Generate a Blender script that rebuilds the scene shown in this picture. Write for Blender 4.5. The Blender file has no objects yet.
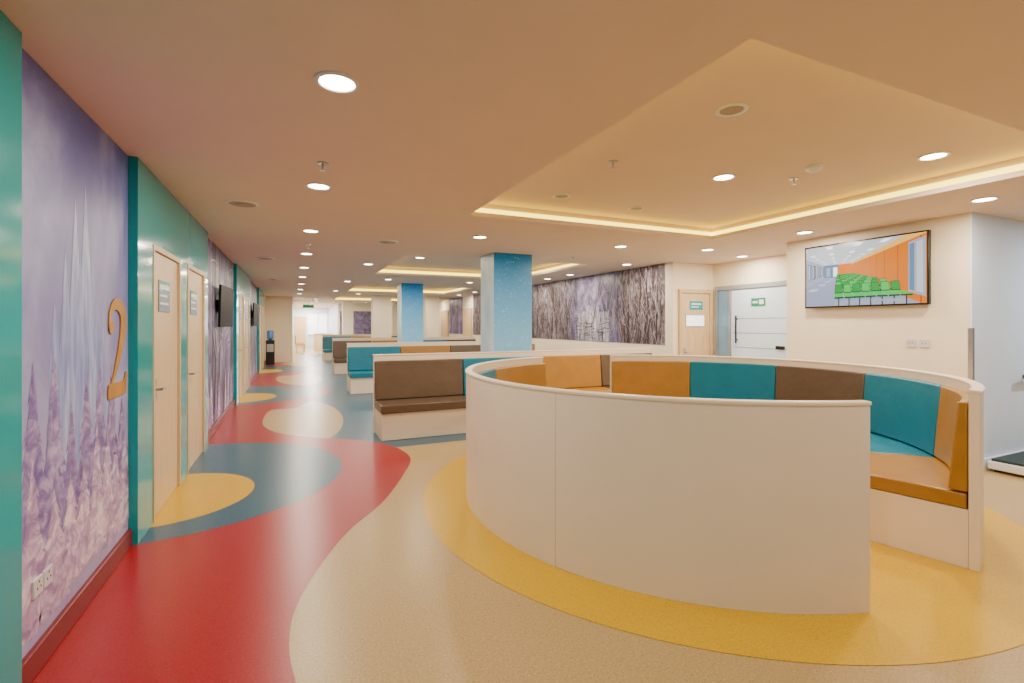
import bpy, math, random
from mathutils import Vector, Matrix
random.seed(4)
C = bpy.context.scene.collection
H = 2.70      # ceiling height
TR = 2.88     # tray height
XL = -1.05    # corridor wall plane
XR = 6.40     # opposite wall plane

def lin(c):
    o=[]
    for v in c:
        v=v/255.0
        o.append(v/12.92 if v<=0.04045 else ((v+0.055)/1.055)**2.4)
    return (o[0],o[1],o[2],1.0)

# ------------------------------------------------------------------ materials
def mat(name, col, rough=0.5, metal=0.0, var=0.06, scale=3.0, emis=None, es=0.0, bump=0.0, bscale=200.0, stretch=None, spec=0.5):
    m=bpy.data.materials.new(name); m.use_nodes=True
    nt=m.node_tree; b=nt.nodes["Principled BSDF"]
    tc=nt.nodes.new("ShaderNodeTexCoord"); mp=nt.nodes.new("ShaderNodeMapping")
    nt.links.new(tc.outputs["Object"],mp.inputs["Vector"])
    if stretch: mp.inputs["Scale"].default_value=stretch
    n=nt.nodes.new("ShaderNodeTexNoise"); n.inputs["Scale"].default_value=scale; n.inputs["Detail"].default_value=3
    nt.links.new(mp.outputs["Vector"],n.inputs["Vector"])
    r=nt.nodes.new("ShaderNodeValToRGB")
    c=lin(col)
    r.color_ramp.elements[0].position=0.3; r.color_ramp.elements[1].position=0.7
    r.color_ramp.elements[0].color=tuple(max(0,x*(1-var)) for x in c[:3])+(1,)
    r.color_ramp.elements[1].color=tuple(min(1,x*(1+var)) for x in c[:3])+(1,)
    nt.links.new(n.outputs["Fac"],r.inputs["Fac"]); nt.links.new(r.outputs["Color"],b.inputs["Base Color"])
    b.inputs["Roughness"].default_value=rough; b.inputs["Metallic"].default_value=metal
    b.inputs["Specular IOR Level"].default_value=spec
    if emis:
        b.inputs["Emission Color"].default_value=lin(emis); b.inputs["Emission Strength"].default_value=es
    if bump:
        n2=nt.nodes.new("ShaderNodeTexNoise"); n2.inputs["Scale"].default_value=bscale; n2.inputs["Detail"].default_value=4
        nt.links.new(tc.outputs["Object"],n2.inputs["Vector"])
        bp=nt.nodes.new("ShaderNodeBump"); bp.inputs["Strength"].default_value=bump; bp.inputs["Distance"].default_value=0.01
        nt.links.new(n2.outputs["Fac"],bp.inputs["Height"]); nt.links.new(bp.outputs["Normal"],b.inputs["Normal"])
    return m

def vinyl(name, col, dark, light, rough=0.30):
    m=bpy.data.materials.new(name); m.use_nodes=True
    nt=m.node_tree; b=nt.nodes["Principled BSDF"]
    tc=nt.nodes.new("ShaderNodeTexCoord")
    n=nt.nodes.new("ShaderNodeTexNoise"); n.inputs["Scale"].default_value=90; n.inputs["Detail"].default_value=4; n.inputs["Roughness"].default_value=0.8
    nt.links.new(tc.outputs["Object"],n.inputs["Vector"])
    r=nt.nodes.new("ShaderNodeValToRGB"); cr=r.color_ramp
    cr.elements[0].position=0.36; cr.elements[0].color=lin(dark)
    cr.elements[1].position=0.66; cr.elements[1].color=lin(light)
    e=cr.elements.new(0.44); e.color=lin(col)
    e=cr.elements.new(0.57); e.color=lin(col)
    nt.links.new(n.outputs["Fac"],r.inputs["Fac"]); nt.links.new(r.outputs["Color"],b.inputs["Base Color"])
    b.inputs["Roughness"].default_value=rough
    b.inputs["Specular IOR Level"].default_value=0.40
    return m

def ramp_mat(name, stops, scale, stretch, detail=8, dist=0.0, rough=0.4, zmix=None):
    m=bpy.data.materials.new(name); m.use_nodes=True
    nt=m.node_tree; b=nt.nodes["Principled BSDF"]
    tc=nt.nodes.new("ShaderNodeTexCoord"); mp=nt.nodes.new("ShaderNodeMapping"); mp.inputs["Scale"].default_value=stretch
    nt.links.new(tc.outputs["Object"],mp.inputs["Vector"])
    n=nt.nodes.new("ShaderNodeTexNoise"); n.inputs["Scale"].default_value=scale; n.inputs["Detail"].default_value=detail
    n.inputs["Distortion"].default_value=dist; n.inputs["Roughness"].default_value=0.62
    nt.links.new(mp.outputs["Vector"],n.inputs["Vector"])
    r=nt.nodes.new("ShaderNodeValToRGB"); cr=r.color_ramp
    cr.elements[0].position=stops[0][0]; cr.elements[0].color=lin(stops[0][1])
    cr.elements[1].position=stops[-1][0]; cr.elements[1].color=lin(stops[-1][1])
    for p,c in stops[1:-1]:
        e=cr.elements.new(p); e.color=lin(c)
    nt.links.new(n.outputs["Fac"],r.inputs["Fac"])
    out=r.outputs["Color"]
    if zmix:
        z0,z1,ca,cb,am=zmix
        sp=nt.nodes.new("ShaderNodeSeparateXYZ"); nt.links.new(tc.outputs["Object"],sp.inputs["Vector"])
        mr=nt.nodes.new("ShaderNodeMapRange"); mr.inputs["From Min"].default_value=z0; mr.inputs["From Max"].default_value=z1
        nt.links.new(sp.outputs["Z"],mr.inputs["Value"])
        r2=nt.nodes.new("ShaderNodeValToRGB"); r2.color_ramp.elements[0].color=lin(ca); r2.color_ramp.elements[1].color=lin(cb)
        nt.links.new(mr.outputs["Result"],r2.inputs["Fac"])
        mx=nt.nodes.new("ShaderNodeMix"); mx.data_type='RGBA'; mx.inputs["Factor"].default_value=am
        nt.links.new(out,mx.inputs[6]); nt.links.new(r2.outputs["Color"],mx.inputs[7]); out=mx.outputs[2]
    nt.links.new(out,b.inputs["Base Color"]); b.inputs["Roughness"].default_value=rough
    b.inputs["Specular IOR Level"].default_value=0.35
    return m

M={}
M['ceil']=mat('ceiling_paint',(232,212,196),0.8,var=0.015)
M['cream']=mat('cream_wall_paint',(236,221,196),0.7,var=0.02)
M['cool']=mat('daylight_tinted_white_paint',(218,230,244),0.6,var=0.02)  # white paint, its blue tint stands in for daylight on the wall
M['white']=mat('white_laminate',(236,218,195),0.34,var=0.015)
M['teal']=mat('teal_gloss_panel',(0,152,158),0.13,var=0.04,scale=1.5,spec=0.40)
M['wood']=mat('maple_veneer',(214,184,138),0.4,var=0.10,scale=6,stretch=(4,4,0.35),spec=.35)
M['wood2']=mat('maple_frame',(204,176,132),0.4,var=0.08,scale=6,stretch=(4,4,0.35),spec=.35)
M['redb']=mat('red_skirting_vinyl',(118,8,18),0.35,var=0.08,scale=60)
M['orange']=mat('tan_leatherette',(160,114,40),0.33,var=0.08,bump=0.35,bscale=14,scale=5)
M['tealc']=mat('teal_leatherette',(0,112,138),0.33,var=0.06,bump=0.35,bscale=14,scale=5)
M['brown']=mat('brown_leatherette',(90,72,56),0.33,var=0.08,bump=0.35,bscale=14,scale=5)
M['steel']=mat('brushed_steel',(190,190,190),0.3,metal=1.0,var=0.05,scale=20)
M['alu']=mat('grey_aluminium',(150,156,162),0.4,metal=0.3,var=0.04)
M['black']=mat('black_plastic',(14,14,16),0.3,var=0.1)
M['plate']=mat('white_plastic',(230,230,230),0.35,var=0.02)
M['sock']=mat('off_white_socket_plastic',(206,202,208),0.4,var=0.02)
M['sign']=mat('blue_grey_sign',(84,116,138),0.35,var=0.04)
M['gold']=mat('gold_foil',(186,132,46),0.4,metal=0.15,var=0.12,scale=8)
M['lamp']=mat('lit_diffuser',(255,245,225),0.5,var=0.01,emis=(255,240,218),es=26)
M['led']=mat('led_strip',(255,232,120),0.5,var=0.01,emis=(255,230,84),es=4.0)
M['grille']=mat('grey_grille',(176,162,148),0.6,var=0.08,scale=40)
M['green']=mat('green_sign',(0,120,90),0.4,var=0.05,emis=(0,140,100),es=0.3)
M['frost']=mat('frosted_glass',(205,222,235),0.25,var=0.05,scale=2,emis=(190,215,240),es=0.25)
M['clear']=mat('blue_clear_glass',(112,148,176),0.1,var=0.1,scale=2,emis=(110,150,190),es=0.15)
M['day']=mat('daylight_pane',(240,245,250),0.3,var=0.03,emis=(235,242,255),es=1.8)
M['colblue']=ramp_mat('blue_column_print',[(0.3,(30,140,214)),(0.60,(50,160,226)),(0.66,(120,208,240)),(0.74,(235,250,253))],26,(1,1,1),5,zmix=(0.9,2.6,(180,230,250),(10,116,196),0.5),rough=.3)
M['colside']=ramp_mat('pale_column_print',[(0.3,(156,194,222)),(0.55,(196,220,234)),(0.7,(228,240,246))],3,(1,1,.4),4)
M['mural']=ramp_mat('misty_winter_print',[(0.30,(78,86,166)),(0.45,(108,116,186)),(0.56,(144,152,208)),(0.70,(194,198,232))],1.5,(1,1.0,0.7),9,0.6,
      zmix=(0.2,2.6,(202,186,214),(60,64,150),0.5))
M['spire']=ramp_mat('pale_ice_print',[(0.3,(110,120,188)),(0.5,(134,146,204)),(0.7,(170,182,224))],5,(1,6,.7),8,0.2)
M['spire2']=ramp_mat('paler_ice_print',[(0.3,(124,136,196)),(0.5,(148,160,212)),(0.7,(188,198,230))],5,(1,6,.7),8,0.2)
M['mist']=ramp_mat('pale_mist_print',[(0.3,(150,148,190)),(0.55,(190,184,212)),(0.7,(222,212,228))],2.5,(1,1,2),6,0.3)
M['pine']=ramp_mat('pink_snow_pine_print',[(0.35,(140,112,164)),(0.5,(188,162,198)),(0.65,(236,220,232))],9,(1,1,1.2),9,1.0)
M['pined']=ramp_mat('plum_pine_print',[(0.35,(98,80,148)),(0.5,(136,118,176)),(0.68,(190,172,208))],9,(1,1,1.2),9,1.0)
M['forest']=ramp_mat('willow_forest_print',[(0.30,(48,36,44)),(0.42,(82,68,76)),(0.52,(118,104,112)),(0.62,(158,146,156)),(0.74,(204,196,206))],5,(1,1.6,0.9),12,1.2)
M['forest2']=ramp_mat('dim_forest_print',[(0.30,(50,34,72)),(0.46,(88,72,118)),(0.56,(126,114,158)),(0.72,(186,180,210))],2.2,(1,1.4,0.7),10,0.6)
M['fall']=ramp_mat('frozen_waterfall_print',[(0.32,(120,112,140)),(0.5,(164,160,180)),(0.68,(214,214,224))],6,(1,3.0,0.5),8,0.3)
M['lav']=ramp_mat('lavender_haze_print',[(0.32,(74,64,96)),(0.5,(106,96,130)),(0.68,(150,142,172))],3,(1,1.5,1),8,0.6)
M['trunk']=ramp_mat('dark_trunk_print',[(0.35,(34,24,28)),(0.6,(68,54,58)),(0.7,(104,88,92))],9,(1,6,.8),8)
M['twig']=ramp_mat('frosted_twig_print',[(0.35,(128,116,124)),(0.6,(170,160,168)),(0.7,(210,202,210))],9,(1,2,.8),8)
M['twigd']=ramp_mat('brown_twig_print',[(0.35,(66,48,46)),(0.6,(98,80,76)),(0.7,(130,112,108))],9,(1,2,.8),8)

V_beige=vinyl('beige_speckled_vinyl',(180,152,102),(130,106,66),(216,192,146))
V_red=vinyl('red_speckled_vinyl',(156,14,28),(108,8,18),(184,46,56))
V_yel=vinyl('yellow_speckled_vinyl',(208,164,0),(172,130,0),(226,188,24))
V_blue=vinyl('blue_grey_speckled_vinyl',(48,88,110),(28,62,84),(88,126,140))

# ------------------------------------------------------------------ helpers
def put(ob, label=None, cat=None, kind=None, group=None, parent=None):
    C.objects.link(ob)
    if parent is not None:
        ob.parent=parent; ob.matrix_parent_inverse=Matrix.Translation(-parent.location)
    if label: ob["label"]=label
    if cat: ob["category"]=cat
    if kind: ob["kind"]=kind
    if group: ob["group"]=group
    return ob

def empty(name, loc, label, cat=None, kind=None, group=None):
    e=bpy.data.objects.new(name,None); e.empty_display_size=0.1; e.location=loc
    return put(e,label,cat,kind,group)

def mesh(name, verts, faces, mats, idx=None, bevel=0, smooth=False, segs=2, fixn=True, **k):
    me=bpy.data.meshes.new(name); me.from_pydata([tuple(v) for v in verts],[],faces)
    for m in (mats if isinstance(mats,list) else [mats]): me.materials.append(m)
    if idx:
        for p,i in zip(me.polygons,idx): p.material_index=i
    me.update()
    if fixn:
        import bmesh
        bm=bmesh.new(); bm.from_mesh(me); bmesh.ops.recalc_face_normals(bm,faces=bm.faces); bm.to_mesh(me); bm.free()
    if smooth or bevel:
        me.shade_smooth(); me.set_sharp_from_angle(angle=math.radians(35))
    ob=bpy.data.objects.new(name,me)
    if bevel:
        b=ob.modifiers.new("bevel",'BEVEL'); b.width=bevel; b.segments=segs; b.limit_method='ANGLE'; b.angle_limit=math.radians(40)
    return put(ob,**k)

BF=[(0,1,3,2),(4,6,7,5),(0,4,5,1),(2,3,7,6),(0,2,6,4),(1,5,7,3)]
def bv(x0,x1,y0,y1,z0,z1):
    return [(x,y,z) for x in (x0,x1) for y in (y0,y1) for z in (z0,z1)]
def box(name,x0,x1,y0,y1,z0,z1,m,bevel=0,**k):
    return mesh(name,bv(x0,x1,y0,y1,z0,z1),BF,m,bevel=bevel,**k)
def boxes(name,lst,mats,idx=None,bevel=0,**k):
    v=[];f=[];mi=[]
    for n,bx in enumerate(lst):
        o=len(v); v+=bv(*bx); f+=[tuple(i+o for i in q) for q in BF]; mi+=[idx[n] if idx else 0]*6
    return mesh(name,v,f,mats,idx=mi,bevel=bevel,**k)

def sweep(name,prof,a0,a1,n,cx,cy,m,bevel=0,**k):
    v=[];f=[];P=len(prof)
    for i in range(n+1):
        a=math.radians(a0+(a1-a0)*i/n)
        for r,z in prof: v.append((cx+r*math.cos(a),cy+r*math.sin(a),z))
    for i in range(n):
        for j in range(P):
            f.append((i*P+j,i*P+(j+1)%P,(i+1)*P+(j+1)%P,(i+1)*P+j))
    f.append(tuple(range(P))); f.append(tuple(n*P+j for j in range(P)))
    return mesh(name,v,f,m,bevel=bevel,smooth=True,**k)

def lathe(name,prof,c,n,m,**k):
    v=[];f=[];P=len(prof)
    for i in range(n):
        a=2*math.pi*i/n
        for r,z in prof: v.append((c[0]+r*math.cos(a),c[1]+r*math.sin(a),c[2]+z))
    for i in range(n):
        for j in range(P-1):
            f.append((i*P+j,i*P+j+1,((i+1)%n)*P+j+1,((i+1)%n)*P+j))
    if prof[0][0]>1e-4: f.append(tuple(i*P for i in range(n)))
    if prof[-1][0]>1e-4: f.append(tuple(i*P+P-1 for i in range(n)))
    return mesh(name,v,f,m,smooth=True,**k)

WARM=(1,0.865,0.69)
def area(x,y,z,size,e,parent,col=WARM,rot=(0,0,0),name='lamp'):
    l=bpy.data.lights.new(name,'AREA'); l.shape='DISK'; l.size=size; l.energy=e; l.color=col
    o=bpy.data.objects.new(name,l); o.location=(x,y,z); o.rotation_euler=rot
    return put(o,parent=parent)

# ------------------------------------------------------------------ floor (one mesh, vinyl inlays)
def smoothline(pts,n=10):
    out=[]
    for i in range(len(pts)-1):
        p0=pts[max(i-1,0)];p1=pts[i];p2=pts[i+1];p3=pts[min(i+2,len(pts)-1)]
        for k in range(n):
            t=k/n
            out.append(tuple(0.5*((2*b)+(-a+c)*t+(2*a-5*b+4*c-d)*t*t+(-a+3*b-3*c+d)*t**3) for a,b,c,d in zip(p0,p1,p2,p3)))
    out.append(pts[-1]); return out
fv=[];ff=[];fi=[]
def fpoly(pts,mi,z):
    o=len(fv); fv.extend([(x,y,z) for x,y in pts]); ff.append(tuple(range(o,o+len(pts)))); fi.append(mi)
def fstrip(edge,x0,mi,z):
    o=len(fv)
    for x,y in edge: fv.append((x0,y,z)); fv.append((x,y,z))
    for i in range(len(edge)-1):
        ff.append((o+2*i,o+2*i+1,o+2*i+3,o+2*i+2)); fi.append(mi)
def circ(cx,cy,r,a0=0,a1=360,n=72,ry=None):
    ry=ry or r
    return [(cx+r*math.cos(math.radians(a0+(a1-a0)*i/n)),cy+ry*math.sin(math.radians(a0+(a1-a0)*i/n))) for i in range(n+(0 if a1-a0>=360 else 1))]
fpoly([(-1.3,-2.5),(9.8,-2.5),(9.8,36.2),(-1.3,36.2)],0,0.0)
fpoly([(0.3,6.12),(6.38,6.12),(6.38,27.9),(0.3,27.9)],3,0.0006)
seg=[(0.03,2.95),(0.18,3.37),(0.38,3.79),(0.72,4.31),(1.08,5.11),(1.22,5.55),(1.19,6.0),(1.02,6.42),(0.66,6.80),(0.14,7.2),(-0.22,7.65),(-0.42,8.25)]
red=[(0.5,-2.5),(0.6,-1.0),(0.45,0.4),(0.2,1.4),(0.02,2.2),(-0.02,2.6)]+seg+[(-0.45,9.0),(-0.36,9.7)]+[(x*.72-.1,y+6.4) for x,y in seg[1:]]+[(-0.47,15.4),(-0.36,16.1)]+[(x*.72-.1,y+12.8) for x,y in seg[1:]]+[(-.3,22)]
fstrip(smoothline(red,8),-1.10,1,0.0018)
for k in range(3):
    fpoly(circ(-0.18,8.65+6.4*k,0.92,ry=2.3,n=64),0,0.0012)
for k in range(3):
    yb=5.68+6.4*k
    fpoly(circ(-1.06,yb,1.54,-90,90,60),3,0.0030)
    fpoly(circ(-1.06,yb-0.52,0.72,-90,90,48),2,0.0036)
fpoly(circ(3.37,3.53,2.43,n=128),2,0.0024)
floor=mesh('floor',fv,ff,[V_beige,V_red,V_yel,V_blue],idx=fi,fixn=False,kind='structure',label='speckled vinyl floor with coloured curved inlays')
for p in floor.data.polygons:
    if p.normal.z<0: p.flip()

# ------------------------------------------------------------------ ceiling
xs=[-1.3,1.70,5.20,9.8]; ys=[-2.5,1.40,4.90,7.95,11.4,14.6,17.9,20.9,24.4,36.2]
cvv=[];cf=[]
def q(a,b,c,d):
    o=len(cvv); cvv.extend([a,b,c,d]); cf.append((o,o+1,o+2,o+3))
trays=[]
for i in range(3):
    for j in range(len(ys)-1):
        if i==1 and j%2==1: trays.append((xs[1],xs[2],ys[j],ys[j+1])); continue
        q((xs[i],ys[j],H),(xs[i+1],ys[j],H),(xs[i+1],ys[j+1],H),(xs[i],ys[j+1],H))
def ringq(r0,r1,z0,z1):
    a=[(r0[0],r0[2],z0),(r0[1],r0[2],z0),(r0[1],r0[3],z0),(r0[0],r0[3],z0)]
    b=[(r1[0],r1[2],z1),(r1[1],r1[2],z1),(r1[1],r1[3],z1),(r1[0],r1[3],z1)]
    for i in range(4): q(a[i],a[(i+1)%4],b[(i+1)%4],b[i])
for t in trays:
    e=(t[0]-.13,t[1]+.13,t[2]-.13,t[3]+.13)
    ringq(t,t,H,H+.045); ringq(t,e,H+.045,H+.045); ringq(e,e,H+.045,TR+.0)
    q((e[0],e[2],TR),(e[1],e[2],TR),(e[1],e[3],TR),(e[0],e[3],TR))
mesh('ceiling',cvv,cf,M['ceil'],fixn=False,kind='structure',label='peach cream plaster ceiling with raised trays')
for t in trays:
    w2=.129; z0=H+.0455; z1=H+.122
    a=(t[0]-w2,t[1]+w2,t[2]-w2,t[3]+w2)
    boxes('cove_light',[(a[0],a[1],a[2],a[2]+.012,z0,z1),(a[0],a[1],a[3]-.012,a[3],z0,z1),
        (a[0],a[0]+.012,a[2]+.013,a[3]-.013,z0,z1),(a[1]-.012,a[1],a[2]+.013,a[3]-.013,z0,z1)],M['led'],
        label='pale yellow strip light in the ceiling tray cove',cat='strip light',group='ceiling tray strip lights')

# ------------------------------------------------------------------ walls
S=dict(kind='structure')
box('wall_left',XL-.2,XL,-2.5,22,0,H,M['cream'],label='long corridor wall behind the murals',**S)
box('wall_corridor_end',XL,-0.05,22.0,22.2,0,H,M['cream'],label='cream return wall at the end of the corridor',**S)
box('wall_corridor_far',-0.25,-0.05,22.2,36,0,H,M['cream'],label='cream wall of the far passage',**S)
box('wall_right',XR,7.55,2.635,4.68,0,H,M['cream'],label='cream wall block carrying the television',**S)
box('wall_recess_side',7.40,7.60,4.68,6.95,0,H,M['cream'],label='cream recess wall with glazed door',**S)
box('wall_recess_back',XR,7.60,6.95,7.15,0,H,M['cream'],label='cream recess wall with wooden door',**S)
box('wall_mural_side',XR,6.60,7.15,28,0,H,M['cream'],label='long cream wall behind the forest mural',**S)
box('wall_back',2.2,XR,28,28.2,0,H,M['cream'],label='cream wall closing the waiting hall',**S)
box('wall_end',-0.05,6.6,36,36.2,0,H,M['cool'],label='white wall of the far room',**S)
box('wall_side_bay',7.55,9.8,2.75,2.95,0,H,M['cool'],label='white wall of the side bay, bluish daylight in its colour',**S)
boxes('trim_1',[(XR+.001,9.8,2.615,2.634,0,H)],M['cool'],label='white return face of the wall block, bluish daylight in its colour',**S)
box('baseboard_bay',XR,9.8,2.595,2.614,0,.12,M['plate'],label='white skirting board',**S)
teals=[(-2.5,2.57),(4.14,7.15),(10.54,13.55),(16.94,19.95)]
n=1
for a,b in teals:
    n+=1
    if n==2:
        box('trim_%d'%n,XL,XL+.06,a,b,0,H-.001,M['teal'],bevel=.004,label='glossy teal wall cladding',**S)
    else:
        d0,d1,d2,d3=a+.40,a+1.38,a+1.72,a+2.74
        bx=[(XL,XL+.06,a,d0,0,2.16),(XL,XL+.06,d1,d2,0,2.16),(XL,XL+.06,d3,b,0,2.16),(XL,XL+.06,a,b,2.16,H-.001)]
        boxes('trim_%d'%n,bx,M['teal'],label='glossy teal wall cladding around the doors',**S)
for k,(a,b) in enumerate([(2.57,4.14),(7.15,10.54),(13.55,16.94),(19.95,22)]):
    boxes('baseboard_left_%d'%(k+1),[(XL,XL+.03,a+.001,b-.001,0,.12)],M['redb'],bevel=.008,label='dark red coved vinyl skirting',**S)

# doors
dn=0
def lever(parent,loc,ax):
    x,y,z=loc
    if ax=='x':
        boxes('door_handle',[(x,x+.008,y-.022,y+.022,z-.09,z+.09),(x+.008,x+.05,y-.01,y+.01,z-.01,z+.01),(x+.04,x+.055,y-.01,y+.11,z-.01,z+.01)],M['steel'],bevel=.002,parent=parent,label='brushed steel lever handle')
    else:
        boxes('door_handle',[(x-.022,x+.022,y-.008,y,z-.09,z+.09),(x-.01,x+.01,y-.05,y-.008,z-.01,z+.01),(x-.01,x+.11,y-.055,y-.04,z-.01,z+.01)],M['steel'],bevel=.002,parent=parent,label='brushed steel lever handle')
def mk_wood_door(y0,y1):
    global dn; dn+=1
    e=empty('door_%d'%dn,(XL,(y0+y1)/2,0),'light maple flush door in a slim wooden frame',kind='structure')
    f=.045
    boxes('door_frame',[(XL+.001,XL+.066,y0,y0+f,0,2.16),(XL+.001,XL+.066,y1-f,y1,0,2.16),(XL+.001,XL+.066,y0+f,y1-f,2.16-f,2.16)],M['wood2'],bevel=.003,parent=e)
    box('door_leaf',XL+.004,XL+.046,y0+f+.003,y1-f-.003,.006,2.16-f-.003,M['wood'],bevel=.003,parent=e)
    lever(e,(XL+.046,y0+f+.07,1.02),'x')
    z=1.64; o_=.011
    bx=[(XL+.036+o_,XL+.041+o_,y0+.22,y0+.60,z,z+.26),(XL+.0412+o_,XL+.0416+o_,y0+.23,y0+.59,z+.17,z+.25)]; ix=[0,2]
    for k,(a,b,h) in enumerate([(.25,.57,.035),(.25,.50,.018),(.25,.54,.018)]):
        zz=z+.19-.065*k; bx.append((XL+.0418+o_,XL+.0424+o_,y0+a,y0+b,zz,zz+h)); ix.append(1)
    boxes('door_sign',bx,[M['sign'],M['plate'],M['teal']],idx=ix,parent=e,label='small blue-grey and teal room plate')
for a,b in teals[1:]:
    mk_wood_door(a+.40,a+1.38); mk_wood_door(a+1.72,a+2.74)

dn+=1
e=empty('door_%d'%dn,(6.97,6.94,0),'light maple door with a notice panel',kind='structure')
boxes('door_frame',[(6.52,6.59,6.90,6.949,0,2.2),(7.28,7.35,6.90,6.949,0,2.2),(6.59,7.28,6.90,6.949,2.13,2.2)],M['wood2'],bevel=.003,parent=e)
box('door_leaf',6.593,7.277,6.925,6.948,.006,2.127,M['wood'],bevel=.003,parent=e)
boxes('vision_panel',[(6.68,7.14,6.915,6.924,1.50,1.72),(6.69,7.13,6.912,6.9145,1.51,1.71)],[M['alu'],M['day']],idx=[0,1],parent=e,label='small lit vision window in a grey frame')
boxes('door_sign',[(6.78,7.10,6.917,6.924,1.82,1.98),(6.82,7.06,6.9150,6.9168,1.91,1.94),(6.82,7.0,6.9150,6.9168,1.86,1.88)],[M['teal'],M['plate']],idx=[0,1,1],parent=e,label='small teal door plate with white lines')
lever(e,(6.66,6.925,1.02),'y')
dn+=1
e=empty('door_%d'%dn,(7.39,5.9,0),'grey framed frosted glass double door',kind='structure')
X=7.399
boxes('door_frame',[(X-.05,X,5.20,5.26,0,2.26),(X-.05,X,6.80,6.86,0,2.26),(X-.05,X,5.26,6.80,2.18,2.26),(X-.05,X,6.50,6.55,0.0,2.18)],M['alu'],bevel=.003,parent=e,label='grey metal frame')
bx=[(X-.03,X-.012,5.27,6.49,.01,2.17)]; ix=[0]
for z in [.60,.86,1.12,1.38,1.64]:
    bx.append((X-.032,X-.0302,5.32,6.44,z,z+.012)); ix.append(1)
boxes('door_leaf',bx,[M['frost'],M['alu']],idx=ix,parent=e,label='white panelled leaf with thin grey grooves')
box('side_light',X-.03,X-.012,6.56,6.79,.01,2.17,M['clear'],parent=e,label='narrow blue glass side light')
boxes('pull_handle',[(X-.09,X-.07,6.34,6.36,1.2,1.7),(X-.07,X-.033,6.34,6.36,1.25,1.27),(X-.07,X-.033,6.34,6.36,1.63,1.65)],M['black'],parent=e,label='black pull handle')
boxes('door_lock',[(X-.075,X-.033,5.42,5.56,1.12,1.18)],M['black'],parent=e,label='black lock case')
boxes('door_sign',[(X-.038,X-.0325,5.78,6.06,1.86,2.0),(X-.040,X-.0382,5.81,5.90,1.89,1.97),(X-.040,X-.0382,5.93,6.03,1.91,1.95)],[M['green'],M['plate']],idx=[0,1,1],parent=e,label='green door sign with white marks')
for yy in (18.0,21.2,24.4):
    dn+=1
    e=empty('door_%d'%dn,(XR-.01,yy+.5,0),'light maple door in the long wall',kind='structure')
    boxes('door_frame',[(XR-.04,XR-.001,yy,yy+.08,0,2.2),(XR-.04,XR-.001,yy+1.0,yy+1.08,0,2.2),(XR-.04,XR-.001,yy+.08,yy+1.0,2.12,2.2)],M['wood2'],parent=e)
    box('door_leaf',XR-.025,XR-.001,yy+.082,yy+.998,.006,2.118,M['wood'],parent=e)

# ------------------------------------------------------------------ murals
def pine(u,v0,h,w):
    r=[(u,v0+h)]; k=9; L=[];R=[]
    for i in range(k):
        t=(i+1)/k; y=v0+h*(1-t)
        R+=[(u+w*t*(0.7+.5*random.random()),y-h*.03*random.random()),(u+w*t*.6,y+h*.02)]
        L+=[(u-w*t*(0.7+.5*random.random()),y-h*.03*random.random()),(u-w*t*.6,y+h*.02)]
    return r+R+L[::-1]
def shard(u,v0,h,w):
    return [(u-w,v0),(u-w*.9,v0+h*.55),(u-w*.15,v0+h),(u+w*.5,v0+h*.72),(u+w*.85,v0+h*.5),(u+w,v0)]
def twig(u,v,l,ang,w,bend):
    P=[];a=ang;x,y=u,v;n_=7
    for i in range(n_+1):
        P.append((x,y,a)); x+=l/n_*math.cos(a); y+=l/n_*math.sin(a); a+=bend/n_
    A=[];B=[]
    for i,(x,y,a) in enumerate(P):
        ww=w*(1-i/n_)+.001
        A.append((x-math.sin(a)*ww,y+math.cos(a)*ww)); B.append((x+math.sin(a)*ww,y-math.cos(a)*ww))
    return A+B[::-1]
def mural(name,X,sgn,y0,y1,z0,z1,base,shapes,mats,label):
    v=bv(min(X,X+sgn*.006),max(X,X+sgn*.006),y0,y1,z0,z1); f=[tuple(q_) for q_ in BF]; ix=[0]*6
    xx=X+sgn*.0065
    st=min(.00008,.012/max(1,len(shapes)))
    for k,(pts,mi) in enumerate(shapes):
        xx+=sgn*st
        pts=[(min(max(a,y0),y1),min(max(b,z0),z1)) for a,b in pts]
        o=len(v); v+=[(xx,a,b) for a,b in pts]; f.append(tuple(range(o,o+len(pts)))); ix.append(mi)
    return mesh(name,v,f,[base]+mats,idx=ix,fixn=False,label=label,cat='wall mural')
R_=random.random
sh=[]
for (u,v0,h,w_,mi) in [(3.02,.9,.75,.07,1),(3.62,.9,.8,.08,1),(3.14,.85,1.05,.08,1),(3.50,.85,1.1,.09,1),(3.26,.85,1.35,.09,5),(3.40,.8,1.5,.10,5),(3.33,.8,1.1,.12,1),(3.2,.8,.6,.10,5),(3.5,.8,.65,.11,5)]:
    sh.append((shard(u,v0,h,w_),mi))
for i in range(8):
    u=2.6+.2*i; sh.append((pine(u,.40+.15*R_(),.5+.4*R_(),.2),4))
for i in range(9):
    u=2.6+.18*i+.05*R_(); sh.append((pine(u,.12+.12*R_(),.45+.35*R_(),.24),3))
m1=mural('wall_mural',XL,1,2.571,4.139,.12,H-.002,M['mural'],sh,[M['spire'],M['mist'],M['pine'],M['pined'],M['spire2']],'blue-violet misty winter mural on the corridor wall')
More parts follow.
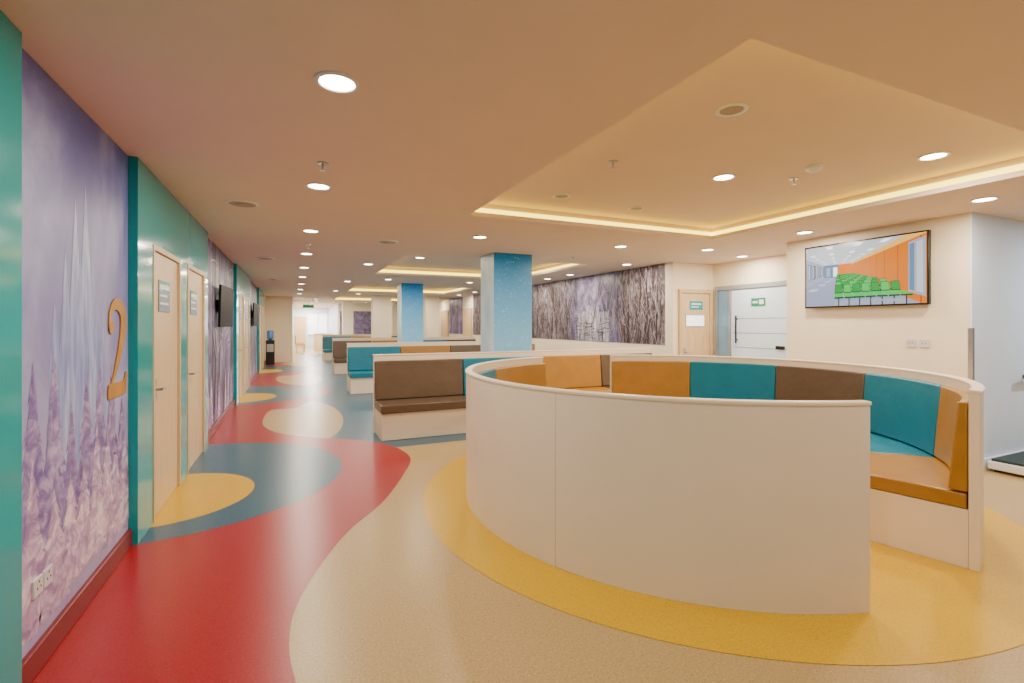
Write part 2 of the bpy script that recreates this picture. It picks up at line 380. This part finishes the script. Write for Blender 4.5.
def numeral_two(parent):
    s=smoothline([(.05,.72),(.05,.84),(.15,.955),(.30,.965),(.42,.87),(.42,.70),(.33,.48),(.20,.28),(.07,.10)],8)
    w=[.022+.056*math.sin(math.pi*min(1,max(0,(i/len(s)-.12)/.78))) for i in range(len(s))]
    v=[];f=[]
    def P(u,z,d): return (XL+.0085+d,3.72+u*.68,1.07+z*.61)
    for d in (0,.006):
        for i,(a,b) in enumerate(s):
            p=s[max(i-1,0)];n_=s[min(i+1,len(s)-1)]
            dx,dy=n_[0]-p[0],n_[1]-p[1];L=math.hypot(dx,dy) or 1
            v.append(P(a-dy/L*w[i],b+dx/L*w[i],d)); v.append(P(a+dy/L*w[i],b-dx/L*w[i],d))
    N=2*len(s)
    f.append((0,1,N+1,N))
    for i in range(len(s)-1):
        f.append((N+2*i,N+2*i+1,N+2*i+3,N+2*i+2))
        f.append((2*i,2*i+2,N+2*i+2,N+2*i)); f.append((2*i+1,2*i+3,N+2*i+3,N+2*i+1))
    foot=[(.0,.0),(.50,.0),(.53,.24),(.49,.24),(.475,.18),(.44,.15),(.02,.15),(.0,.09)]
    o=len(v)
    for d in (.0002,.0064):
        for a,b in foot: v.append(P(a,b,d))
    K=len(foot); f.append(tuple(o+K+i for i in range(K)))
    for i in range(K): f.append((o+i,o+(i+1)%K,o+K+(i+1)%K,o+K+i))
    o=len(v)
    for i in range(20):
        a=2*math.pi*i/20; v.append(P(.085+.066*math.cos(a),.73+.07*math.sin(a),.0068))
    f.append(tuple(range(o,o+20)))
    mesh('number_sign',v,f,M['gold'],parent=parent,label='large gold number 2')
numeral_two(m1)
for (a,b) in [(7.15,10.54),(13.55,16.94)]:
    sh=[]
    for i in range(9):
        u=a+.2+R_()*(b-a-.4); w=.04+.05*R_()
        sh.append(([(u-w,.12),(u-w*.6,1.4),(u-w*.7,H),(u+w*.7,H),(u+w*.6,1.4),(u+w,.12)],4))
    for i in range(60):
        u=a+R_()*(b-a); sh.append((twig(u,1.0+1.6*R_(),.5+.5*R_(),math.pi*(R_()),.012,(R_()-.5)*3),1 if i%2 else 4))
    for i in range(12):
        u=a+.1+R_()*(b-a-.2); sh.append((pine(u,.12,.4+.5*R_(),.2),2 if i%2 else 3))
    mural('wall_mural',XL,1,a+.001,b-.001,.12,H-.002,M['forest2'],sh,[M['mist'],M['pined'],M['pine'],M['trunk']],'dim purple winter forest mural on the corridor wall')
a,b=7.16,17.9
sh=[]
hz=[(8.5,1.16),(8.6,1.6),(8.45,2.1),(8.6,H),(10.7,H),(10.85,2.2),(10.65,1.7),(10.8,1.16)]
sh.append((hz,2))
# frozen cascade: flat broad shelf of hanging ice under a rock ledge
for k in range(30):
    u=8.95+1.25*(k/30)+.05*R_()
    top=1.78+.10*R_()+(.14 if 8<k<21 else 0); w=.03+.04*R_()
    sh.append(([(u-w,1.16),(u-w*.9,top-.04),(u-w*.4,top),(u+w*.5,top-.01),(u+w*.9,top-.05),(u+w,1.16)],1 if k%3 else 4))
for i in range(30):
    u=8.8+1.5*R_(); sh.append((twig(u,1.2+.5*R_(),.2+.3*R_(),(R_()-.5)*.6,.01,(R_()-.5)),5 if i%2 else 3))
for i in range(34):
    u=a+.1+R_()*(b-a-.2)
    if 8.7<u<10.6: continue
    w=.02+.05*R_(); l=.3*(R_()-.5)
    sh.append(([(u-w,1.16),(u-w*.5+l*.5,1.9),(u-w*.4+l,H),(u+w*.4+l,H),(u+w*.5+l*.5,1.9),(u+w,1.16)],3))
for i in range(1400):
    u=a+R_()*(b-a)
    z=1.3+1.4*R_()
    if 8.8<u<10.5 and R_()<(.75 if z<2.0 else .45): continue
    up=R_()<.25
    ang=(math.pi/2+(R_()-.5)*1.8) if up else (-math.pi/2+(R_()-.5)*1.0)
    sh.append((twig(u,z,.3+.6*R_(),ang,.004+.006*R_(),(R_()-.5)*1.8),4 if i%5<2 else (5 if i%2 else 3)))
mural('wall_mural',XR,-1,a,b,1.15,H-.002,M['forest'],sh,[M['fall'],M['lav'],M['trunk'],M['twig'],M['twigd']],'frosted willow forest and frozen waterfall mural on the long wall')
mural('wall_mural',XR,-1,19.2,21.1,1.15,H-.002,M['forest2'],[],[M['fall']],'purple forest mural panel between doors')
mesh('wall_mural',bv(2.3,4.6,27.99,27.999,.3,2.3),BF,M['lav'],label='lavender mural panel on the end wall',cat='wall mural')

# ------------------------------------------------------------------ columns
def column(x0,x1,y0,y1,m,side,label):
    return mesh('column',bv(x0,x1,y0,y1,0,H),BF,[m,side],idx=[1,1,0,0,0,0],label=label,cat='column',bevel=.006)
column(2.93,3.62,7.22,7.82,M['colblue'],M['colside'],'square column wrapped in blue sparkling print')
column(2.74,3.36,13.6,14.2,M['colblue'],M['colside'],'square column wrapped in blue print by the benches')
column(2.85,3.55,19.6,20.2,M['cream'],M['cream'],'plain cream square column')
column(4.95,5.5,19.6,20.2,M['cream'],M['cream'],'plain cream square column')
column(4.6,5.2,25.2,25.8,M['cream'],M['cream'],'plain cream square column')
column(2.2,2.7,25.2,25.7,M['cream'],M['cream'],'plain cream square column')

# ------------------------------------------------------------------ ring booth
CX,CY,R=3.37,3.53,2.05
CL={'orange':'tan','tealc':'teal','brown':'brown'}
def ring(a0,a1,seams,cols,label):
    am=math.radians((a0+a1)/2)
    e=empty('curved_booth_bench',(CX+1.8*math.cos(am),CY+1.8*math.sin(am),0),label,'bench',group='ring of curved waiting benches')
    pts=[a0]+seams+[a1]
    for i in range(len(pts)-1):
        g0=0.04 if i else 0; g1=0.04 if i<len(pts)-2 else 0
        sweep('partition_panel',[(2.0,0.003),(2.05,0.003),(2.05,1.105),(2.0,1.105)],pts[i]+g0,pts[i+1]-g1,max(8,int((pts[i+1]-pts[i])/1.5)),CX,CY,M['white'],parent=e)
    sweep('rim_cap',[(1.992,1.105),(2.056,1.105),(2.057,1.118),(2.050,1.124),(1.998,1.124),(1.991,1.118)],a0-.1,a1+.1,100,CX,CY,M['white'],parent=e,label='white rounded top rail')
    sweep('bench_base',[(1.46,0.003),(1.998,0.003),(1.998,.37),(1.46,.37)],a0+.05,a1-.05,100,CX,CY,M['white'],parent=e,label='white laminate plinth')
    k=len(cols)
    for i,c in enumerate(cols):
        s0=a0+(a1-a0)*i/k+.08; s1=a0+(a1-a0)*(i+1)/k-.08
        sweep('seat_cushion',[(1.40,.372),(1.99,.372),(1.99,.468),(1.70,.474),(1.40,.468)],s0,s1,22,CX,CY,M[c],bevel=.012,segs=3,parent=e,label=CL[c]+' seat cushion')
        sweep('backrest',[(1.90,.478),(1.995,.478),(1.995,1.045),(1.945,1.045)],s0,s1,22,CX,CY,M[c],bevel=.012,segs=3,parent=e,label=CL[c]+' back cushion')
ring(-76.2,73.6,[-27,23],['orange','tealc','brown','tealc','orange'],'white curved booth bench with tan, teal and brown cushions')
ring(103.6,253.6,[155,204.6],['orange','tealc','brown','tealc','orange'],'white curved booth bench with tall outer panel')

# ------------------------------------------------------------------ straight benches
def bench(xb,y0,cols,label):
    e=empty('bench',((xb[0]+xb[-1])/2,y0+.3,0),label,'bench',group='rows of straight waiting benches')
    x0,x1=xb[0],xb[-1]
    box('bench_base',x0+.02,x1-.02,y0+.05,y0+.598,.003,.36,M['white'],bevel=.004,parent=e,label='white laminate plinth')
    box('partition_panel',x0-.0,x1+.0,y0+.60,y0+.66,.003,1.09,M['white'],bevel=.003,parent=e,label='white low partition')
    box('rim_cap',x0-.006,x1+.006,y0+.594,y0+.666,1.09,1.11,M['white'],bevel=.006,parent=e,label='white rounded top rail')
    for i,c in enumerate(cols):
        a,b=xb[i]+.006,xb[i+1]-.006
        box('seat_cushion',a,b,y0,y0+.595,.362,.475,M[c],bevel=.016,segs=3,parent=e,label=CL[c]+' seat cushion')
        v=[(a,y0+.48,.48),(b,y0+.48,.48),(b,y0+.598,.48),(a,y0+.598,.48),(a,y0+.53,1.02),(b,y0+.53,1.02),(b,y0+.598,1.02),(a,y0+.598,1.02)]
        mesh('backrest',v,[(0,1,2,3),(4,5,6,7),(0,1,5,4),(1,2,6,5),(2,3,7,6),(3,0,4,7)],M[c],bevel=.014,segs=3,parent=e,label=CL[c]+' back cushion')
bench([1.03,2.33,3.57,4.82,5.95],6.45,['brown','tealc','orange','brown'],'straight white bench with brown, teal and tan cushions')
bench([1.12,2.33,3.57,4.82,5.95],11.15,['tealc','orange','brown','orange'],'straight white bench with teal, tan and brown cushions')
bench([1.12,2.33,3.57,4.82,5.95],15.8,['brown','orange','tealc','brown'],'straight white bench with brown cushion at its end')
bench([1.12,2.33,3.57,4.82],22.0,['tealc','orange','brown'],'straight white bench with teal cushion at its end')

# ------------------------------------------------------------------ wall television with picture
tv=empty('television',(XR,3.65,1.75),'large flat television on the cream wall','television')
y0,y1,z0,z1=2.95,4.36,1.755,2.575
box('tv_frame',XR-.075,XR-.03,y0,y1,z0,z1,M['black'],bevel=.006,parent=tv,label='black bezel')
box('wall_bracket',XR-.03,XR-.001,3.35,3.95,2.0,2.4,M['black'],parent=tv,label='black wall bracket')
def em(name,c,s=1.15,var=.2): return mat(name,tuple(int(v*.35) for v in c),0.2,var=var,scale=8,emis=c,es=s)
sc=[em('screen_ceiling',(206,214,224)),em('screen_orange',(236,124,14)),em('screen_green',(20,160,60)),em('screen_floor',(160,170,200)),em('screen_blue',(96,136,176)),em('screen_white',(250,250,244),2.0),em('screen_dark',(24,32,50)),em('screen_dark_green',(4,80,34)),em('screen_amber',(254,196,90),1.3),em('screen_grey',(170,178,196)),em('screen_brown',(176,80,12)),em('screen_light_green',(70,206,90))]
v=[];f=[];ix=[]
L=0
def clip(pts):
    for ax,lim,sg in ((0,0,1),(0,1,-1),(1,0,1),(1,1,-1)):
        out=[]
        for i in range(len(pts)):
            p,q2=pts[i],pts[(i+1)%len(pts)]
            ip=(p[ax]-lim)*sg>=0; iq=(q2[ax]-lim)*sg>=0
            if ip: out.append(p)
            if ip!=iq:
                t=(lim-p[ax])/(q2[ax]-p[ax]); out.append((p[0]+(q2[0]-p[0])*t,p[1]+(q2[1]-p[1])*t))
        pts=out
        if len(pts)<3: return []
    return pts
def sp(pts,mi):
    global L
    pts=clip(list(pts))
    if len(pts)<3: return
    L+=1
    o=len(v)
    for u,w in pts:
        v.append((XR-.0755-.00002*L, y1-.02-u*(y1-y0-.04), z0+.02+w*(z1-z0-.04)))
    f.append(tuple(range(o,o+len(pts)))); ix.append(mi)
def pj(x,y,z):
    y=max(y,.25); return (.30+.50*x/y, .58+.88*(z-1.5)/y)
def qd(p,mi): sp([pj(*a) for a in p],mi)
WX=3.0
sp([(0,0),(1,0),(1,1),(0,1)],0)
qd([(-3,.3,0),(WX,.3,0),(WX,12,0),(-3,12,0)],3)
for i in range(5): qd([(-2.6+.3*i,2.5+1.5*i,.01),(-1.9+.3*i,2.5+1.5*i,.01),(-1.9+.3*i,3.2+1.5*i,.01),(-2.6+.3*i,3.2+1.5*i,.01)],0)
qd([(WX,.3,0),(WX,12,0),(WX,12,2.8),(WX,.3,2.8)],1)
for i in range(14): qd([(WX-.01,1.5+.75*i,0),(WX-.01,1.53+.75*i,0),(WX-.01,1.53+.75*i,2.8),(WX-.01,1.5+.75*i,2.8)],10)
qd([(WX-.01,.3,2.5),(WX-.01,12,2.5),(WX-.01,12,2.8),(WX-.01,.3,2.8)],8)
qd([(-3,.3,0),(-3,12,0),(-3,12,2.8),(-3,.3,2.8)],9)
qd([(-3,12,0),(WX,12,0),(WX,12,2.8),(-3,12,2.8)],1)
qd([(-3,11.95,0),(0.2,11.95,0),(0.2,11.95,2.8),(-3,11.95,2.8)],4)
for i in range(9): qd([(-2.98,2+1.1*i,.6),(-2.98,2.8+1.1*i,.6),(-2.98,2.8+1.1*i,2.4),(-2.98,2+1.1*i,2.4)],4 if i%2 else 6)
for i in range(9): qd([(-2.97,2.1+1.1*i,.7),(-2.97,2.4+1.1*i,.7),(-2.97,2.4+1.1*i,2.3),(-2.97,2.1+1.1*i,2.3)],0)
qd([(WX-.02,2.15,.3),(WX-.02,2.6,.3),(WX-.02,2.6,2.4),(WX-.02,2.15,2.4)],9)
qd([(WX-.03,2.2,.4),(WX-.03,2.36,.4),(WX-.03,2.36,2.3),(WX-.03,2.2,2.3)],0)
qd([(WX-.03,2.42,.4),(WX-.03,2.56,.4),(WX-.03,2.56,2.3),(WX-.03,2.42,2.3)],4)
for i in range(8):
    for xx_ in (-2.1,-.6,.9,2.2):
        qd([(xx_,1.6+1.2*i,2.79),(xx_+.35,1.6+1.2*i,2.79),(xx_+.35,1.95+1.2*i,2.79),(xx_,1.95+1.2*i,2.79)],5)
for i in range(2): qd([(-2.4+1.5*i,11.9,.2),(-1.5+1.5*i,11.9,.2),(-1.5+1.5*i,11.9,2.2),(-2.4+1.5*i,11.9,2.2)],5 if i%2 else 9)
for row in range(11,-1,-1):
    yy=2.2+.62*row
    for s_ in range(7):
        x0_=-.10+.40*s_
        wd=.37
        qd([(x0_-.05,yy,.02),(x0_+.35,yy,.02),(x0_+.4,yy+.4,.02),(x0_,yy+.4,.02)],9)
        qd([(x0_+.16,yy,0),(x0_+.20,yy,0),(x0_+.20,yy,.38),(x0_+.16,yy,.38)],6)
        qd([(x0_,yy+.36,.40),(x0_+wd,yy+.36,.40),(x0_+wd-.02,yy+.41,.80),(x0_+.02,yy+.41,.80)],7)
        qd([(x0_+.02,yy+.36,.44),(x0_+wd-.02,yy+.36,.44),(x0_+wd-.04,yy+.40,.78),(x0_+.04,yy+.40,.78)],11 if (row+s_)%2 else 2)
        qd([(x0_,yy,.40),(x0_+wd,yy,.40),(x0_+wd,yy+.36,.40),(x0_,yy+.36,.40)],11)
        qd([(x0_,yy,.34),(x0_+wd,yy,.34),(x0_+wd,yy,.40),(x0_,yy,.40)],7)
mesh('screen',v,f,sc,idx=ix,fixn=False,parent=tv,label='lit screen showing rows of green seats in an orange hall')

MB=mat('matt_black_screen',(10,10,13),.5,spec=.15)
for yy in (8.65,15.0):
    t=empty('television',(XL,yy,1.5),'black television on the corridor mural wall','television',group='corridor televisions')
    box('wall_bracket',XL+.007,XL+.045,yy-.1,yy+.1,1.72,1.92,M['black'],parent=t)
    v2=[(XL+.10,yy+.5,1.5),(XL+.13,yy+.5,1.5),(XL+.045,yy-.5,1.5),(XL+.075,yy-.5,1.5),(XL+.115,yy+.5,2.12),(XL+.145,yy+.5,2.12),(XL+.06,yy-.5,2.12),(XL+.09,yy-.5,2.12)]
    mesh('tv_frame',v2,[(0,1,3,2),(4,5,7,6),(0,1,5,4),(2,3,7,6),(0,2,6,4),(1,3,7,5)],MB,bevel=.004,parent=t)

# sockets
def socket(x0,x1,y0,y1,z0,z1):
    return mesh('wall_socket',bv(x0,x1,y0,y1,z0,z1),BF,M['sock'],bevel=.003,label='white wall socket plate near the floor' if z0<1 else 'white socket plate on the cream wall',cat='socket',group='wall sockets')
for yy,zz in ((2.78,.33),(2.875,.33)):
    s=socket(XL+.007,XL+.018,yy,yy+.085,zz,zz+.08)
    for hb in [(XL+.0181,XL+.0188,yy+.025,yy+.033,zz+.03,zz+.04),(XL+.0181,XL+.0188,yy+.057,yy+.065,zz+.03,zz+.04),(XL+.0181,XL+.0188,yy+.041,yy+.049,zz+.055,zz+.066)]:
        box('socket_hole',*hb,M['black'],parent=s)
for yy in (2.98,3.11):
    s=socket(XR-.012,XR-.0005,yy,yy+.09,1.28,1.37)
    for hb in [(XR-.0128,XR-.0121,yy+.025,yy+.033,1.32,1.335),(XR-.0128,XR-.0121,yy+.057,yy+.065,1.32,1.335)]:
        box('socket_hole',*hb,M['black'],parent=s)
box('trim_9',XR-.006,XR+.03,2.605,2.645,0.12,1.5,M['steel'],label='steel corner guard',**S)
e=empty('handrail',(7.7,2.6,.95),'dark wooden handrail on the blue-tinted white wall','handrail')
box('rail',7.32,8.6,2.52,2.56,.94,.985,M['brown'],bevel=.01,parent=e)
box('bracket',7.5,7.52,2.56,2.614,.95,.97,M['steel'],parent=e)
box('bracket',8.3,8.32,2.56,2.614,.95,.97,M['steel'],parent=e)
e=empty('platform_scale',(7.1,2.4,0),'low platform scale with dark top','scale')
boxes('scale_body',[(6.62,7.7,2.16,2.58,.03,.11)],M['plate'],bevel=.008,parent=e,label='white metal frame')
box('scale_top',6.65,7.67,2.18,2.56,.11,.135,mat('dark_green_rubber',(24,44,40),.5),bevel=.005,parent=e,label='dark rubber top')
for x in (6.66,7.62):
    for y in (2.2,2.5):
        box('foot',x,x+.04,y,y+.04,.003,.03,M['black'],parent=e)

# ------------------------------------------------------------------ ceiling fittings
def downlight(x,y,z=H,e=22,lit=True,r=.085,col=WARM):
    t=empty('downlight',(x,y,z),'lit round recessed ceiling downlight' if lit else 'unlit round recessed ceiling light','ceiling light',group='round ceiling downlights')
    lathe('trim_ring',[(r+.02,-.001),(r+.018,-.008),(r,-.010),(r-.004,-.004),(r-.004,-.001)],(x,y,z),28,M['plate'],parent=t)
    lathe('lamp_lens',[(0.0001,-.005),(r-.006,-.005),(r-.006,-.0015),(0.0001,-.0015)],(x,y,z),24,M['lamp'] if lit else M['grille'],parent=t)
    if lit and e>0: area(x,y,z-.013,2*r*.9,e,t,col)
E=34
for y in (0.4,2.47,4.38,6.5,8.6,10.7,12.8,15.0,17.3,19.7): downlight(.19,y,e=E)  # nearest one is out of view, added to light the foreground
for x,y in ((2.25,6.03),(4.43,5.9),(5.85,2.3),(5.87,4.05),(5.85,5.6),(6.95,5.9),(3.0,0.4),(5.85,0.4)): downlight(x,y,e=E)  # last pair is out of view, also added for the foreground light
for x,y in ((3.57,3.23),(4.65,2.14),(2.3,9.6),(4.6,9.6),(3.4,8.8),(2.3,16.2),(4.6,16.2),(3.4,22.6)): downlight(x,y,TR,e=E)
for x,y in ((5.85,7.6),(5.85,9.7),(5.85,12.0),(2.2,12.6),(4.4,12.6),(5.85,14.4),(2.2,18.9),(4.4,18.9),(5.85,18),(5.85,22),(1.0,25.5),(3.4,26)): downlight(x,y,e=E)
for x,y in ((1.3,9.6),(1.3,13.6),(1.3,17.5),(5.85,10.8),(5.85,16.2)): downlight(x,y,e=12)
downlight(8.3,1.5,e=60,col=(.72,.86,1.0))  # unseen cool lamp added to give the side bay wall bluish light
for y in (23.5,27.5,30,32.5,35): downlight(.9,y,e=120,col=(1,.96,.9))
for x,y in ((2.5,2.2),(2.55,4.4),(3.6,4.5)): downlight(x,y,TR,lit=False,r=.075)
def vent(x,y,z=H):
    e=lathe('air_vent',[(.0001,-.02),(.05,-.02),(.055,-.012),(.085,-.016),(.09,-.008),(.118,-.010),(.12,-.012)],(x,y,z),32,M['grille'],label='round grey ceiling air diffuser',cat='air vent',group='ceiling diffusers')
    lathe('vent_rim',[(.12,-.002),(.12,-.014),(.14,-.010),(.145,0),(.12,0)],(x,y,z),32,M['plate'],parent=e,label='white outer rim')
for x,y in ((-.45,5.3),(-.45,9.5),(-.45,13.8),(1.2,6.9)): vent(x,y)
def sprinkler(x,y,z=H):
    lathe('sprinkler',[(.0001,.004),(.04,.004),(.04,-.006),(.008,-.008),(.008,-.035),(.004,-.04),(.004,-.05),(.02,-.052),(.02,-.055),(.0001,-.055)],(x,y,z),16,M['steel'],label='small chrome sprinkler head on the ceiling',cat='sprinkler',group='ceiling sprinklers')
for x,y,z in ((.19,3.75,H),(2.4,3.3,TR),(4.2,3.0,TR),(.19,7.6,H),(4.4,7.2,H)): sprinkler(x,y,z)
lathe('smoke_detector',[(.0001,-.05),(.03,-.05),(.045,-.035),(.06,-.03),(.065,0),(.0001,0)],(4.03,2.7,TR),24,M['plate'],label='white smoke detector on the ceiling tray',cat='smoke detector')

# ------------------------------------------------------------------ far end
e=empty('water_dispenser',(-.75,20.9,0),'dark water dispenser with blue bottle','water dispenser')
boxes('dispenser_body',[(-.98,-.68,20.7,21.0,.003,.95),(-.95,-.71,20.69,20.70,.5,.8)],[M['black'],M['steel']],idx=[0,1],bevel=.006,parent=e)
lathe('water_bottle',[(.05,.95),(.12,1.02),(.125,1.26),(.10,1.32),(.0001,1.33)],(-.83,20.85,0),20,mat('blue_bottle',(60,120,190),.15),parent=e)
e=empty('hanging_sign',(.5,23.0,2.7),'small green sign hanging over the corridor','sign')
box('sign_panel',.35,.80,22.98,23.02,2.28,2.42,M['green'],bevel=.004,parent=e)
for x in (.4,.74): box('hanger_rod',x,x+.01,22.995,23.005,2.42,2.70,M['steel'],parent=e)
boxes('window_1',[(.9,2.1,35.95,35.99,.9,2.3)],M['day'],label='bright window of the far room',**S)
boxes('trim_8',[(.85,2.15,35.9,35.95,.86,.9),(.85,2.15,35.9,35.95,2.3,2.34),(1.48,1.52,35.9,35.95,.9,2.3)],M['plate'],label='white window frame',**S)
dn+=1
e=empty('door_%d'%dn,(.35,35.97,0),'light wooden door at the end of the far passage',kind='structure')
box('door_leaf',.05,.75,35.95,35.99,.006,2.1,M['wood'],parent=e)
box('wall_far_partition',2.2,2.3,28.2,36,0,H,M['cool'],label='white side wall of the far passage',**S)
e=empty('reception_counter',(1.5,31,0),'small white and wood counter in the far room','counter')
box('counter_body',1.1,2.1,31,31.6,.003,1.0,M['wood'],parent=e,label='light wood front')
box('counter_top',1.05,2.15,30.95,31.65,1.0,1.05,M['plate'],parent=e,label='white worktop')
for i in range(3):
    y=29+1.2*i
    e=empty('waiting_chair',(.35,y,0),'small tan waiting chair against the far wall','chair',group='far waiting chairs')
    box('seat',.1,.55,y-.25,y+.25,.42,.48,M['orange'],bevel=.01,parent=e)
    box('backrest',.05,.1,y-.25,y+.25,.48,.95,M['orange'],bevel=.01,parent=e)
    for lx in (.12,.51):
        for ly in (y-.23,y+.2): box('leg',lx,lx+.03,ly,ly+.03,.003,.42,M['steel'],parent=e)

# ------------------------------------------------------------------ world + camera
w=bpy.data.worlds.new("world"); bpy.context.scene.world=w; w.use_nodes=True
bg=w.node_tree.nodes["Background"]; bg.inputs["Color"].default_value=(1.0,.92,.82,1); bg.inputs["Strength"].default_value=0.36
cam=bpy.data.cameras.new("camera"); cam.sensor_width=36; cam.lens=17.02; cam.shift_y=-16.5/1024; cam.clip_start=.05; cam.clip_end=200
co=bpy.data.objects.new("camera",cam); co.location=(0,0,1.53); co.rotation_euler=(math.radians(90),0,math.radians(-24.25)); C.objects.link(co)
bpy.context.scene.camera=co
